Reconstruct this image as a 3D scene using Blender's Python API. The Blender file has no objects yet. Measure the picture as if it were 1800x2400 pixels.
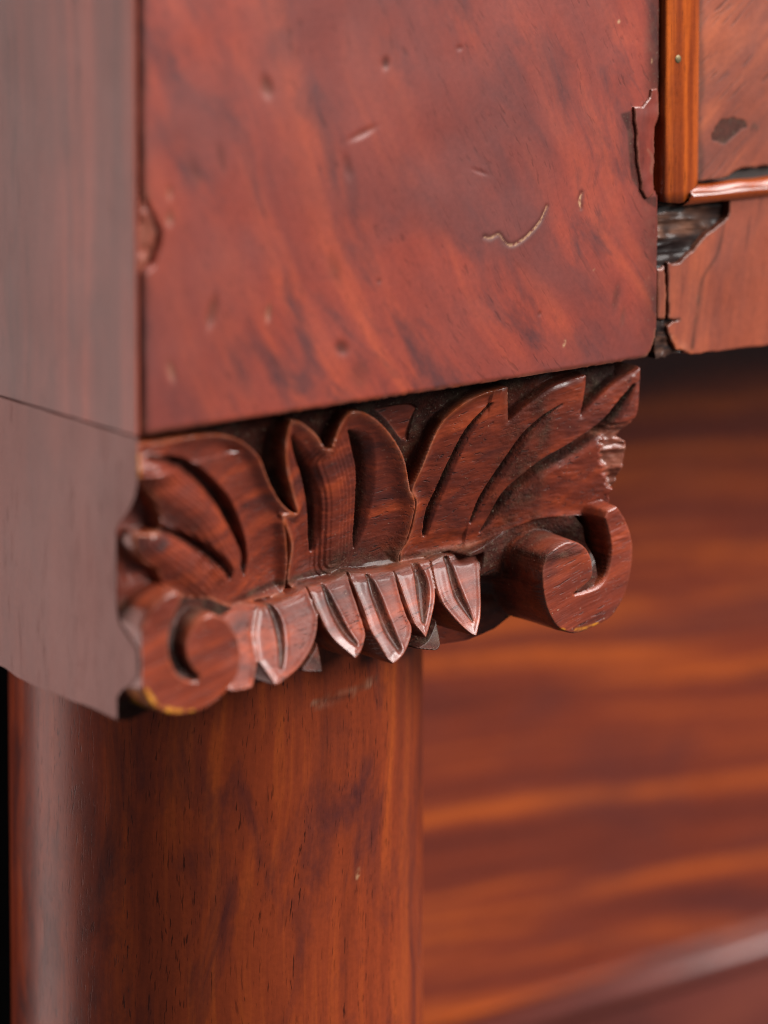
import bpy, bmesh, math
import numpy as np
from mathutils import Vector, Matrix
R = math.radians
scene = bpy.context.scene
col = scene.collection

# ---------------------------------------------------------------- camera
cam_d = bpy.data.cameras.new('camera')
cam = bpy.data.objects.new('camera', cam_d)
col.objects.link(cam)
cam.location = (-0.31378665, -0.47678283, 0.12126322)
YAW, PITCH = 52.41748, 5.0
cam.rotation_euler = (R(90 - PITCH), 0, R(YAW - 90))
cam_d.sensor_fit = 'HORIZONTAL'
cam_d.sensor_width = 24.0
cam_d.lens = 105.0
cam_d.shift_y = -(1200 - 55.4) / 1800
cam_d.clip_start = 0.02
cam_d.clip_end = 50
cam_d.dof.use_dof = True
cam_d.dof.focus_distance = 0.634
cam_d.dof.aperture_fstop = 5.6
scene.camera = cam

# ---------------------------------------------------------------- light
world = bpy.data.worlds.new('World')
scene.world = world
world.use_nodes = True
bg = world.node_tree.nodes['Background']
bg.inputs[0].default_value = (0.93, 0.96, 1.0, 1)
bg.inputs[1].default_value = 0.10

def area(name, loc, target, sx, sy, energy, color):
    d = bpy.data.lights.new(name, 'AREA')
    d.shape = 'RECTANGLE'; d.size = sx; d.size_y = sy
    d.energy = energy; d.color = color
    o = bpy.data.objects.new(name, d)
    col.objects.link(o)
    o.location = loc
    o.rotation_euler = (Vector(target) - Vector(loc)).to_track_quat('-Z', 'Y').to_euler()
    return o
C0 = (0.05, 0.02, -0.02)
area('window_light', (-0.85, 1.02, -0.25), C0, 0.66, 1.9, 13.5, (1.0, 0.68, 0.62))
area('overhead_softbox', (0.52, -0.32, 1.15), C0, 1.1, 0.9, 38, (1.0, 0.97, 0.95))
area('front_softbox', (0.80, -1.15, 0.66), C0, 0.9, 0.55, 37, (1.0, 0.96, 0.93))

scene.view_settings.view_transform = 'Standard'
scene.view_settings.look = 'None'
scene.view_settings.exposure = 0.0
scene.view_settings.gamma = 1.0
scene.cycles.use_denoising = True
scene.cycles.pixel_filter_type = 'BLACKMAN_HARRIS'
scene.cycles.filter_width = 1.0
scene.cycles.max_bounces = 6
scene.render.film_transparent = False

# traced outlines of the carving, millimetres (x, z [, half width or depth])
SH ={
 'L':[(0.4,-1.1),(6.4,-1.8),(11.4,-1.9),(16.6,-2.2),(20.5,-2.8),(24.5,-4.2),(28.0,-6.4),(30.7,-8.9),(32.2,-11.2),(34.2,-14.2),(37.1,-17.7),(39.9,-20.1),(42.1,-21.5),(39.7,-22.8),(42.0,-28.4),(43.2,-32.9),(43.5,-36.5),(42.3,-37.9),(32.8,-37.3),(27.5,-36.7),(20.5,-33.3),(13.0,-31.3),(8.7,-28.4),(6.7,-26.8),(4.5,-25.1),(1.3,-23.4),(-0.6,-21.1),(-1.3,-19.1),(-0.6,-17.6),(1.9,-18.0),(5.1,-17.9),(5.0,-15.7),(3.2,-13.1),(1.8,-11.1),(1.0,-9.0),(0.3,-7.2),(0.3,-4.4)],
 'M':[(42.5,-21.5),(40.1,-17.4),(38.2,-13.7),(36.8,-10.2),(36.3,-7.2),(36.4,-4.9),(36.6,-3.3),(37.5,-2.7),(39.4,-3.2),(41.7,-4.7),(43.5,-6.0),(44.9,-7.5),(46.4,-9.4),(47.4,-9.5),(48.1,-7.9),(48.7,-6.1),(49.4,-4.5),(50.6,-3.2),(52.3,-3.0),(54.7,-3.6),(57.6,-5.2),(60.8,-7.8),(63.4,-10.5),(65.6,-13.2),(67.3,-16.2),(68.6,-19.2),(69.5,-21.2),(71.2,-24.0),(71.5,-28.0),(71.2,-31.8),(70.4,-34.1),(70.9,-37.0),(61.0,-37.3),(46.8,-37.8),(43.8,-36.0),(43.2,-32.6),(42.6,-28.1),(39.7,-23.3),(38.6,-21.2)],
 'R':[(69.5,-21.2),(70.7,-16.7),(71.8,-11.8),(73.5,-7.7),(77.4,-4.7),(82.0,-3.1),(87.2,-2.5),(87.8,-2.6),(89.0,-9.4),(92.3,-6.7),(97.8,-3.5),(104.9,-2.0),(105.4,-2.1),(105.3,-6.1),(104.8,-9.8),(107.4,-7.3),(111.9,-3.9),(117.4,-1.5),(117.4,-5.4),(117.0,-10.7),(115.2,-13.4),(113.6,-15.0),(115.2,-16.5),(114.9,-19.0),(113.3,-23.9),(111.5,-26.3),(111.7,-27.4),(111.3,-29.5),(110.8,-31.1),(109.2,-30.6),(104.7,-30.0),(98.8,-30.2),(94.7,-31.1),(90.6,-32.4),(86.5,-34.1),(82.3,-35.1),(77.3,-35.8),(70.9,-36.8),(70.3,-34.1),(71.2,-31.8),(71.5,-28.0),(71.2,-24.0)],
 'B':[(59.7,-4.3),(65.0,-4.1),(68.0,-4.3),(69.7,-5.3),(69.1,-7.2),(68.7,-9.8),(69.1,-11.8),(67.3,-11.1),(63.1,-6.9)],
 'VR':[(106.6,-29.6),(107.5,-28.2),(110.0,-27.6),(112.3,-30.6),(113.7,-34.0),(114.2,-36.9),(113.6,-41.8),(112.0,-46.1),(108.8,-49.2),(105.1,-50.3),(101.0,-51.1),(98.3,-50.9),(94.7,-49.0),(92.4,-45.4),(91.3,-41.8),(91.0,-37.6),(91.9,-34.9),(94.1,-33.5),(96.8,-32.7),(98.6,-32.7),(100.4,-33.3),(102.3,-34.8),(103.6,-37.1),(103.9,-39.9),(103.0,-41.4),(100.0,-42.8),(99.2,-43.2),(101.4,-43.2),(105.1,-42.6),(107.3,-40.8),(108.3,-37.4),(108.1,-34.2),(107.5,-31.7)],
 'VL':[(7.7,-28.0),(5.2,-28.6),(2.3,-30.2),(0.4,-33.2),(-0.8,-36.6),(-0.9,-40.7),(0.3,-44.6),(2.7,-47.9),(6.5,-50.0),(10.4,-50.5),(14.4,-50.0),(17.9,-48.1),(20.6,-45.3),(21.4,-42.1),(20.9,-38.6),(18.9,-35.4),(16.4,-33.7),(14.5,-33.4),(12.0,-34.3),(10.3,-36.0),(9.3,-38.3),(9.8,-40.9),(11.0,-42.8),(12.4,-44.2),(12.0,-44.8),(10.5,-44.5),(8.1,-43.1),(6.4,-39.9),(6.1,-36.6),(6.9,-33.4),(8.1,-31.2),(9.2,-29.5)],
 'Sa':[(23.9,-37.5),(28.1,-36.8),(31.3,-36.7),(34.4,-37.4),(35.9,-38.1),(32.9,-40.1),(30.8,-42.3),(29.9,-45.8),(26.4,-49.6),(21.5,-49.2),(19.6,-48.0),(21.6,-41.6)],
 'Sb':[(34.3,-37.5),(36.5,-38.0),(40.3,-37.8),(44.2,-37.3),(47.0,-36.5),(47.0,-37.9),(47.2,-39.9),(47.2,-41.5),(45.6,-43.9),(43.7,-45.7),(41.3,-47.2),(38.3,-48.6),(35.2,-49.4),(32.7,-50.0),(31.4,-50.1),(31.0,-48.9),(30.2,-47.0),(29.6,-45.7),(30.5,-42.8),(31.2,-41.2)],
 'Sc':[(47.0,-36.5),(49.8,-36.6),(53.7,-36.4),(57.3,-35.6),(56.9,-38.1),(56.7,-41.3),(56.5,-44.3),(56.1,-46.0),(54.8,-47.4),(53.2,-48.6),(51.6,-49.3),(50.6,-48.2),(48.6,-46.1),(47.4,-43.7),(47.2,-41.7),(47.0,-39.7)],
 'Sd':[(57.3,-35.6),(61.2,-36.3),(64.1,-36.5),(67.2,-36.7),(67.1,-38.8),(66.6,-42.0),(66.5,-44.5),(66.6,-46.1),(65.5,-47.7),(63.2,-49.6),(60.8,-50.8),(59.1,-51.2),(58.2,-50.1),(57.7,-47.9),(57.0,-45.0),(57.2,-42.3),(57.1,-39.6),(57.1,-37.5)],
 'Se':[(67.2,-36.7),(71.8,-36.3),(76.0,-36.1),(75.3,-38.0),(74.7,-40.5),(74.0,-42.2),(72.4,-44.3),(70.1,-46.7),(68.3,-48.3),(67.7,-47.1),(66.9,-45.6),(66.8,-43.8),(66.9,-41.3),(67.1,-38.8)],
 'Sf':[(76.0,-36.1),(79.2,-35.5),(83.2,-36.1),(86.3,-35.7),(86.1,-37.7),(84.6,-41.2),(82.8,-44.7),(81.3,-47.0),(79.3,-49.3),(78.3,-49.0),(76.8,-47.4),(75.5,-45.3),(74.6,-43.3),(74.5,-41.3),(75.1,-38.3)],
 'W1':[(46.9,-45.5),(45.4,-50.5),(44.9,-50.9),(41.3,-50.3),(40.3,-49.7),(45.3,-47.0)],
 'W2':[(74.4,-45.7),(73.1,-50.0),(72.6,-50.8),(71.4,-51.3),(67.7,-50.6),(66.4,-50.1),(70.4,-49.1)],
}
ST ={
 'L1':[(3.3,-4.4,0.44),(6.5,-5.1,0.67),(10.7,-6.5,1.0),(14.6,-8.8,1.22),(19.0,-12.3,1.33),(23.2,-16.3,1.44),(26.7,-20.7,1.33),(29.3,-24.8,1.11),(31.0,-28.9,0.89),(31.6,-32.0,0.11)],
 'L2':[(5.0,-17.1,0.44),(8.5,-18.4,0.67),(13.0,-20.5,0.89),(18.0,-23.6,1.0),(22.1,-26.7,1.0),(25.6,-29.8,0.67),(26.8,-31.3,0.11)],
 'M1':[(38.7,-6.3,0.44),(41.0,-9.6,1.0),(43.7,-13.4,1.22),(45.6,-16.9,1.33),(47.0,-20.3,1.22),(48.2,-23.8,1.22),(49.1,-27.2,1.11),(49.6,-30.5,0.44)],
 'M2':[(52.5,-7.1,0.22),(55.5,-10.1,1.56),(57.3,-13.3,1.67),(58.5,-16.7,1.67),(59.2,-20.1,1.67),(59.7,-23.5,1.44),(60.0,-26.4,1.22),(60.1,-29.0,1.0),(60.2,-31.7,0.33)],
 'R1':[(84.3,-5.7,0.33),(80.2,-10.3,0.78),(77.6,-16.9,0.89),(76.1,-22.5,0.89),(75.3,-26.5,0.82),(75.2,-31.1,0.46)],
 'R2':[(100.3,-7.4,0.19),(96.7,-9.5,0.56),(92.9,-13.1,0.93),(89.9,-17.9,1.02),(87.3,-22.3,0.93),(85.7,-25.8,0.74),(84.6,-29.6,0.37)],
 'R3':[(115.7,-5.2,0.46),(113.3,-8.6,1.11),(109.7,-12.9,1.48),(103.7,-16.7,1.57),(98.1,-19.4,1.48),(94.4,-22.3,1.67),(91.2,-25.3,1.67),(89.2,-28.8,1.11),(87.0,-31.9,0.28)],
 'Sb':[(37.0,-38.0,0.67),(37.4,-40.5,1.11),(36.7,-43.3,1.0),(35.5,-45.7,0.78),(34.3,-47.4,0.56)],
 'Sc':[(50.7,-37.3,0.56),(50.7,-40.1,1.0),(51.1,-43.2,1.11),(51.9,-45.4,0.89),(52.9,-46.8,0.56)],
 'Sd':[(61.3,-37.2,0.67),(61.1,-40.2,1.22),(61.1,-43.4,1.22),(61.2,-46.4,1.22),(61.7,-48.8,0.78)],
 'Se':[(72.5,-36.7,1.0),(72.1,-39.4,1.44),(70.8,-42.3,1.22),(69.2,-45.4,0.56)],
 'Sf':[(79.5,-36.3,0.67),(79.0,-39.1,0.89),(78.7,-42.4,1.11),(79.1,-44.8,0.78),(79.4,-46.5,0.33)],
}
CH ={
 'CR':[(86.7,-35.8,12.0,5.0),(92.6,-35.9,11.5,5.0),(98.1,-33.8,10.0,5.0),(102.8,-32.4,7.5,5.0),(106.4,-33.0,4.8,4.0),(108.2,-35.5,2.8,4.0),(108.2,-38.5,1.9,4.0),(106.7,-41.0,1.4,3.0),(104.0,-42.2,0.9,2.0),(100.3,-43.2,0.3,1.0)],
 'CL':[(27.1,-36.1,11.0,5.0),(21.7,-34.6,9.0,5.0),(16.8,-33.8,7.0,4.0),(12.8,-34.3,5.5,4.0),(10.2,-36.5,4.0,4.0),(9.4,-39.0,3.0,4.0),(9.6,-41.4,2.2,3.0),(10.5,-43.6,1.4,2.0),(12.2,-44.6,0.35,1.0)],
}

# ---------------------------------------------------------------- materials
class NT:
    def __init__(s, m):
        s.t = m.node_tree; s.n = s.t.nodes; s.n.clear()
    def add(s, typ, **kw):
        n = s.n.new(typ)
        for k, v in kw.items():
            if k == 'inp':
                for i, x in v.items(): n.inputs[i].default_value = x
            else: setattr(n, k, v)
        return n
    def link(s, a, b): s.t.links.new(a, b)
    def math(s, op, a, b=None, clamp=False):
        n = s.n.new('ShaderNodeMath'); n.operation = op; n.use_clamp = clamp
        for i, x in enumerate((a, b)):
            if x is None: continue
            if isinstance(x, (int, float)): n.inputs[i].default_value = x
            else: s.link(x, n.inputs[i])
        return n.outputs[0]
    def ramp(s, fac, stops, interp='LINEAR'):
        n = s.n.new('ShaderNodeValToRGB'); cr = n.color_ramp; cr.interpolation = interp
        while len(cr.elements) < len(stops): cr.elements.new(0.5)
        for e, (p, c) in zip(cr.elements, stops):
            e.position = p
            e.color = (c, c, c, 1) if isinstance(c, (int, float)) else (*c, 1)
        s.link(fac, n.inputs[0])
        return n.outputs[0]
    def mix(s, fac, a, b, blend='MIX'):
        n = s.n.new('ShaderNodeMix'); n.data_type = 'RGBA'; n.blend_type = blend
        for sock, x in ((n.inputs[0], fac), (n.inputs[6], a), (n.inputs[7], b)):
            if isinstance(x, (int, float)): sock.default_value = x
            elif isinstance(x, tuple): sock.default_value = (*x, 1)
            else: s.link(x, sock)
        return n.outputs[2]
    def noise(s, vec, scale, detail=4, rough=0.55, dist=0.0):
        n = s.n.new('ShaderNodeTexNoise')
        n.inputs['Scale'].default_value = scale; n.inputs['Detail'].default_value = detail
        n.inputs['Roughness'].default_value = rough; n.inputs['Distortion'].default_value = dist
        s.link(vec, n.inputs['Vector'])
        return n.outputs['Fac']
    def mapping(s, vec, rot=(0, 0, 0), scale=(1, 1, 1), loc=(0, 0, 0)):
        n = s.n.new('ShaderNodeMapping')
        n.inputs['Rotation'].default_value = rot; n.inputs['Scale'].default_value = scale; n.inputs['Location'].default_value = loc
        s.link(vec, n.inputs['Vector'])
        return n.outputs[0]
    def attr(s, name):
        n = s.n.new('ShaderNodeAttribute'); n.attribute_name = name
        return n.outputs['Fac']

def mat(name):
    m = bpy.data.materials.new(name); m.use_nodes = True
    return m

def wood(name, dark, mid, light, smudge, rot=(0, 0, 0), figure=(70, 9), warp=0.006, bias=0.5, contrast=0.22,
         smudge_amt=0.6, smudge_scale=60, pore=0.5, pore_scale=(1500, 110), broad=None, broad_scale=22, rough=(0.25, 0.42), coat=0.6, coat_rough=0.18,
         bump=0.15, seed=0.0, attrs=False, fine=0.5, spec=0.4, carve=0.0, ior=1.5):
    """Polished mahogany: the grain runs along local X after `rot`; figure = (across, along) frequency per metre."""
    m = mat(name); t = NT(m)
    out = t.add('ShaderNodeOutputMaterial')
    b = t.add('ShaderNodeBsdfPrincipled')
    t.link(b.outputs[0], out.inputs[0])
    tc = t.add('ShaderNodeTexCoord').outputs['Object']
    # slow wander of the grain direction
    wn = t.add('ShaderNodeTexNoise'); wn.inputs['Scale'].default_value = 14; wn.inputs['Detail'].default_value = 2
    off = t.mapping(tc, loc=(seed, seed * 1.7, seed * 0.6))
    t.link(off, wn.inputs['Vector'])
    sub = t.add('ShaderNodeVectorMath', operation='SUBTRACT'); t.link(wn.outputs['Color'], sub.inputs[0]); sub.inputs[1].default_value = (.5, .5, .5)
    scl = t.add('ShaderNodeVectorMath', operation='SCALE'); t.link(sub.outputs[0], scl.inputs[0]); scl.inputs['Scale'].default_value = warp * 2
    addv = t.add('ShaderNodeVectorMath', operation='ADD'); t.link(off, addv.inputs[0]); t.link(scl.outputs[0], addv.inputs[1])
    g = t.mapping(addv.outputs[0], rot=rot)
    fa, fl = figure
    v1 = t.mapping(g, scale=(fl, fa, fa))
    n1 = t.noise(v1, 1.0, 5, 0.55, 0.4)
    v2 = t.mapping(g, scale=(fl * 2.2, fa * 6, fa * 6), loc=(3, 1, 7))
    n2 = t.noise(v2, 1.0, 4, 0.6)
    f = t.math('ADD', t.math('MULTIPLY', n1, 1 - 0.35 * fine), t.math('MULTIPLY', n2, 0.35 * fine))
    c = t.ramp(f, [(max(0, bias - contrast), dark), (bias, mid), (min(1, bias + contrast), light)])
    # purple-black figure, stretched along the grain
    v3 = t.mapping(g, scale=(smudge_scale * 0.35, smudge_scale, smudge_scale), loc=(9, 4, 2))
    s1 = t.ramp(t.noise(v3, 1.0, 5, 0.6, 0.5), [(0.50, 0.0), (0.70, 1.0)])
    c = t.mix(t.math('MULTIPLY', s1, smudge_amt), c, smudge)
    if broad:
        bn = t.ramp(t.noise(t.mapping(addv.outputs[0], loc=(2, 8, 5)), broad_scale, 3, 0.5, 0.6), [(0.42, 0.0), (0.66, 1.0)])
        c = t.mix(t.math('MULTIPLY', bn, 0.8), c, broad)
    # open pores, short dark dashes
    pa, pl = pore_scale
    v4 = t.mapping(g, scale=(pl, pa, pa))
    pn = t.noise(v4, 1.0, 2, 0.5)
    patch = t.ramp(t.noise(t.mapping(g, scale=(fl * 1.5, fa * 1.3, fa * 1.3), loc=(5, 5, 1)), 1.0, 2), [(0.42, 0.15), (0.62, 1.0)])
    pm = t.math('MULTIPLY', t.ramp(pn, [(0.60, 0.0), (0.68, 1.0)]), patch)
    c = t.mix(t.math('MULTIPLY', pm, pore), c, tuple(x * 0.25 for x in dark))
    fine_n = t.noise(tc, 900, 3, 0.6)
    c = t.mix(0.22, c, t.ramp(fine_n, [(0.3, 0.35), (0.7, 0.75)]), 'OVERLAY')
    rn = t.noise(tc, 45, 5, 0.65)
    rg = t.ramp(rn, [(0.3, rough[0]), (0.7, rough[1])])
    height = t.math('ADD', t.math('MULTIPLY', pm, -0.6), t.math('ADD', t.math('MULTIPLY', fine_n, 0.25), t.math('MULTIPLY', t.noise(tc, 120, 3), 0.5)))
    cw = coat
    if attrs:
        dn = t.noise(tc, 1400, 3, 0.7)
        di = t.math('MULTIPLY', t.attr('dirt_shade'), t.ramp(t.noise(tc, 350, 4, 0.7), [(0.25, 0.72), (0.6, 1.0)]))
        speck = t.ramp(dn, [(0.60, 0.0), (0.70, 1.0)])
        dust = t.ramp(t.noise(tc, 210, 4, 0.65), [(0.50, 0.0), (0.66, 0.40)])
        dcol = t.mix(dust, (0.011, 0.008, 0.007), (0.085, 0.070, 0.046))
        dcol = t.mix(t.math('MULTIPLY', speck, 0.5), dcol, (0.20, 0.17, 0.12))
        wr = t.math('MULTIPLY', t.attr('wear_glint'), t.ramp(t.noise(tc, 260, 4, 0.7), [(0.3, 0.25), (0.65, 1.0)]))
        c = t.mix(wr, c, t.ramp(t.noise(tc, 420, 2), [(0.4, (0.36, 0.080, 0.022)), (0.6, (0.40, 0.135, 0.075))]))  # the pink tone paints rim highlights on top of real wear
        c = t.mix(t.math('MULTIPLY', di, 0.93), c, dcol)
        c = t.mix(t.attr('raw'), c, t.ramp(n2, [(0.35, (0.12, 0.045, 0.025)), (0.65, (0.28, 0.13, 0.08))]))
        am = t.math('MULTIPLY', t.attr('amber'), t.ramp(t.noise(tc, 300, 3, 0.6), [(0.44, 0.0), (0.60, 1.0)]))
        c = t.mix(am, c, (0.52, 0.20, 0.015))
        c = t.mix(t.math('MULTIPLY', t.attr('pale'), t.ramp(t.noise(tc, 900, 2), [(0.38, 0.1), (0.55, 1.0)])), c, (0.42, 0.26, 0.14))
        rg = t.math('ADD', rg, t.math('MULTIPLY', di, 0.2))
        cw = t.math('MULTIPLY', t.math('SUBTRACT', 1.0, t.math('MULTIPLY', di, 0.85)), coat)
        if carve:
            sp = t.ramp(t.noise(tc, 1900, 1, 0.4), [(0.765, 0.0), (0.80, 0.5)])
            c = t.mix(sp, c, (0.45, 0.33, 0.24))
            cn = t.noise(t.mapping(g, scale=(70, 700, 700)), 1.0, 3, 0.6)
            height = t.math('ADD', height, t.math('MULTIPLY', cn, carve))
            height = t.math('ADD', height, t.math('MULTIPLY', t.math('MULTIPLY', di, dn), 1.6))
    t.link(c, b.inputs['Base Color'])
    t.link(rg, b.inputs['Roughness'])
    if attrs: t.link(t.math('MULTIPLY', t.math('SUBTRACT', 1.0, t.math('MULTIPLY', di, 0.8)), spec), b.inputs['Specular IOR Level'])
    else: b.inputs['Specular IOR Level'].default_value = spec
    b.inputs['Coat Roughness'].default_value = coat_rough
    b.inputs['Coat IOR'].default_value = ior
    if isinstance(cw, float): b.inputs['Coat Weight'].default_value = cw
    else: t.link(cw, b.inputs['Coat Weight'])
    bp = t.add('ShaderNodeBump'); bp.inputs['Strength'].default_value = bump; bp.inputs['Distance'].default_value = 0.0004
    t.link(height, bp.inputs['Height'])
    t.link(bp.outputs[0], b.inputs['Normal'])
    return m

def plain(name, color, rough=0.6, metallic=0.0, nscale=300, var=0.4, bump=0.3, coat=0.0):
    m = mat(name); t = NT(m)
    out = t.add('ShaderNodeOutputMaterial'); b = t.add('ShaderNodeBsdfPrincipled'); t.link(b.outputs[0], out.inputs[0])
    tc = t.add('ShaderNodeTexCoord').outputs['Object']
    n = t.noise(tc, nscale, 5, 0.65)
    c = t.ramp(n, [(0.3, tuple(x * (1 - var) for x in color)), (0.7, tuple(x * (1 + var) for x in color))])
    t.link(c, b.inputs['Base Color']); b.inputs['Roughness'].default_value = rough; b.inputs['Metallic'].default_value = metallic
    b.inputs['Coat Weight'].default_value = coat
    bp = t.add('ShaderNodeBump'); bp.inputs['Strength'].default_value = bump; bp.inputs['Distance'].default_value = 0.0005
    t.link(n, bp.inputs['Height']); t.link(bp.outputs[0], b.inputs['Normal'])
    return m

PUR = (0.035, 0.016, 0.018)
M_FRONT = wood('veneer_front', (0.125, 0.024, 0.019), (0.205, 0.035, 0.022), (0.32, 0.056, 0.025), (0.050, 0.019, 0.021),
               rot=(0, R(-62), 0), figure=(105, 11), warp=0.011, contrast=0.22, smudge_amt=0.9, smudge_scale=120, pore=0.4, pore_scale=(1600, 260), broad=(0.115, 0.030, 0.026), broad_scale=24,
               rough=(0.30, 0.46), coat=0.38, coat_rough=0.34, spec=.3, attrs=True, seed=0.31, bump=0.10)
M_SIDE = wood('veneer_side', (0.10, 0.030, 0.024), (0.21, 0.050, 0.034), (0.46, 0.100, 0.055), (0.040, 0.020, 0.022),
              rot=(0, R(90), 0), figure=(95, 5), warp=0.003, contrast=0.16, smudge_amt=0.6, smudge_scale=60, rough=(0.34, 0.44), coat=0.34, spec=.3, coat_rough=0.32, seed=1.4, attrs=True)
M_CAPSIDE = wood('capital_side', (0.16, 0.044, 0.030), (0.21, 0.055, 0.036), (0.27, 0.070, 0.043), (0.10, 0.032, 0.026),
                 rot=(0, R(90), 0), figure=(140, 9), warp=0.003, smudge_amt=0.5, rough=(0.36, 0.46), coat=0.28, spec=.3, coat_rough=0.34, bump=.35, seed=2.2, pore=0.2, attrs=True)
M_CARVE = wood('carved_mahogany', (0.060, 0.011, 0.007), (0.155, 0.024, 0.010), (0.32, 0.050, 0.013), (0.034, 0.010, 0.010),
               rot=(0, R(14), 0), figure=(240, 26), warp=0.003, smudge_amt=0.7, smudge_scale=130, pore=0.8, pore_scale=(2300, 260),
               rough=(0.36, 0.56), coat=0.6, coat_rough=0.17, spec=.26, attrs=True, carve=0.9, bump=0.5, seed=3.7)
M_COLUMN = wood('column_mahogany', (0.095, 0.017, 0.008), (0.195, 0.032, 0.010), (0.34, 0.064, 0.011), (0.045, 0.012, 0.013),
                rot=(0, R(90), 0), figure=(230, 10), warp=0.005, contrast=.27, smudge_amt=0.85, smudge_scale=95, pore=0.85, pore_scale=(2700, 300),
                rough=(0.28, 0.40), coat=0.12, coat_rough=0.2, spec=.22, seed=5.1, attrs=True)
M_PANEL = wood('drawer_front_wood', (0.095, 0.018, 0.013), (0.21, 0.035, 0.014), (0.52, 0.102, 0.014), (0.08, 0.022, 0.022),
               rot=(0, R(-6), 0), figure=(125, 5), warp=0.004, contrast=0.19, smudge_amt=0.55, smudge_scale=45, rough=(0.22, 0.34), coat=0.7, seed=7.7)
M_RAIL = wood('rail_veneer', (0.13, 0.030, 0.018), (0.22, 0.047, 0.022), (0.33, 0.075, 0.030), (0.07, 0.022, 0.02),
              rot=(0, R(80), 0), figure=(90, 12), warp=0.004, smudge_amt=0.5, smudge_scale=70, pore=0.4, rough=(0.32, 0.48), coat=0.5, coat_rough=0.26, attrs=True, seed=9.3)
M_DRAWER = wood('drawer_veneer', (0.11, 0.030, 0.02), (0.19, 0.045, 0.024), (0.33, 0.080, 0.032), (0.06, 0.02, 0.02),
                rot=(0, R(38), 0), figure=(120, 24), warp=0.006, smudge_amt=0.5, smudge_scale=90, pore=0.5, rough=(0.32, 0.48), coat=0.5, coat_rough=0.25, attrs=True, seed=11.2)
M_BEAD = wood('bead_wood', (0.085, 0.012, 0.003), (0.20, 0.034, 0.005), (0.40, 0.080, 0.008), (0.05, 0.009, 0.005),
              rot=(0, R(90), 0), figure=(420, 16), warp=0.001, smudge_amt=0.4, smudge_scale=130, pore=0.7, pore_scale=(3200, 220), rough=(0.22, 0.34), coat=0.35, coat_rough=0.15, spec=.3, attrs=True, seed=13)
M_BEADH = wood('bead_wood_level', (0.085, 0.012, 0.003), (0.20, 0.034, 0.005), (0.40, 0.080, 0.008), (0.05, 0.009, 0.005),
               rot=(0, 0, 0), figure=(420, 16), warp=0.001, smudge_amt=0.4, smudge_scale=130, pore=0.7, pore_scale=(3200, 220), rough=(0.18, 0.3), coat=0.7, coat_rough=0.12, spec=.3, attrs=True, seed=15)
M_BASE = wood('base_rail_wood', (0.10, 0.024, 0.020), (0.17, 0.038, 0.028), (0.24, 0.058, 0.036), (0.05, 0.018, 0.018),
              rot=(0, 0, 0), figure=(60, 9), warp=0.004, smudge_amt=0.4, rough=(0.36, 0.46), coat=0.55, coat_rough=.3, spec=.35, seed=17)
M_CORE = plain('dark_core_wood', (0.018, 0.009, 0.006), 0.6, nscale=500)
M_FLAKE = wood('lifted_veneer', (0.085, 0.014, 0.009), (0.14, 0.022, 0.014), (0.19, 0.032, 0.018), (0.04, 0.012, 0.012),
               rot=(0, R(90), 0), figure=(200, 60), smudge_amt=0.4, rough=(0.32, 0.5), coat=0.4, attrs=True, seed=19)
M_BROKEN = wood('broken_wood', (0.004, 0.002, 0.002), (0.012, 0.005, 0.004), (0.055, 0.024, 0.016), (0.006, 0.003, 0.003),
                rot=(0, R(-6), 0), figure=(700, 40), warp=0.001, smudge_amt=0.5, smudge_scale=300, rough=(0.45, 0.7), coat=0.12, coat_rough=0.12, spec=.12, bump=0.6, seed=21, attrs=True)
M_SHADE = plain('shade_black', (0.006, 0.003, 0.003), 0.6, nscale=120)  # near-black tone stands in for shade behind the column
M_NAIL = plain('brass_nail', (0.16, 0.12, 0.06), 0.45, 0.7, nscale=900, bump=0.1)

# ---------------------------------------------------------------- mesh helpers
root = bpy.data.objects.new('antique_cabinet', None)
col.objects.link(root)
root.location = (0.06, 0.06, -0.26)
root.empty_display_size = 0.02
root['label'] = 'antique mahogany cabinet corner with worn veneer and a carved leaf capital over a column'
root['category'] = 'cabinet'

def place(o, parent):
    col.objects.link(o)
    if parent is not None:
        o.parent = parent
        if parent is root:
            o.matrix_parent_inverse = Matrix.Translation(-Vector(root.location))
    return o

def mesh_obj(name, verts, faces, m, parent=root, smooth=True, label=None, attrs=None):
    me = bpy.data.meshes.new(name)
    me.from_pydata([tuple(map(float, v)) for v in verts], [], [tuple(map(int, f)) for f in faces])
    me.materials.append(m)
    if smooth: me.polygons.foreach_set('use_smooth', [True] * len(me.polygons))
    if attrs:
        for k, a in attrs.items():
            at = me.attributes.new(k, 'FLOAT', 'POINT'); at.data.foreach_set('value', np.asarray(a, dtype=np.float32))
    me.update()
    o = bpy.data.objects.new(name, me)
    if label: o['label'] = label
    return place(o, parent)

def box(name, x0, x1, y0, y1, z0, z1, m, parent=root, bevel=0.0006, segs=3, label=None):
    bm = bmesh.new()
    bmesh.ops.create_cube(bm, size=1.0)
    for v in bm.verts:
        v.co = Vector((x0 + (v.co.x + .5) * (x1 - x0), y0 + (v.co.y + .5) * (y1 - y0), z0 + (v.co.z + .5) * (z1 - z0)))
    if bevel: bmesh.ops.bevel(bm, geom=bm.edges[:], offset=bevel, segments=segs, profile=0.5, affect='EDGES')
    me = bpy.data.meshes.new(name); bm.to_mesh(me); bm.free()
    me.materials.append(m)
    o = bpy.data.objects.new(name, me)
    if label: o['label'] = label
    return place(o, parent)

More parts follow.
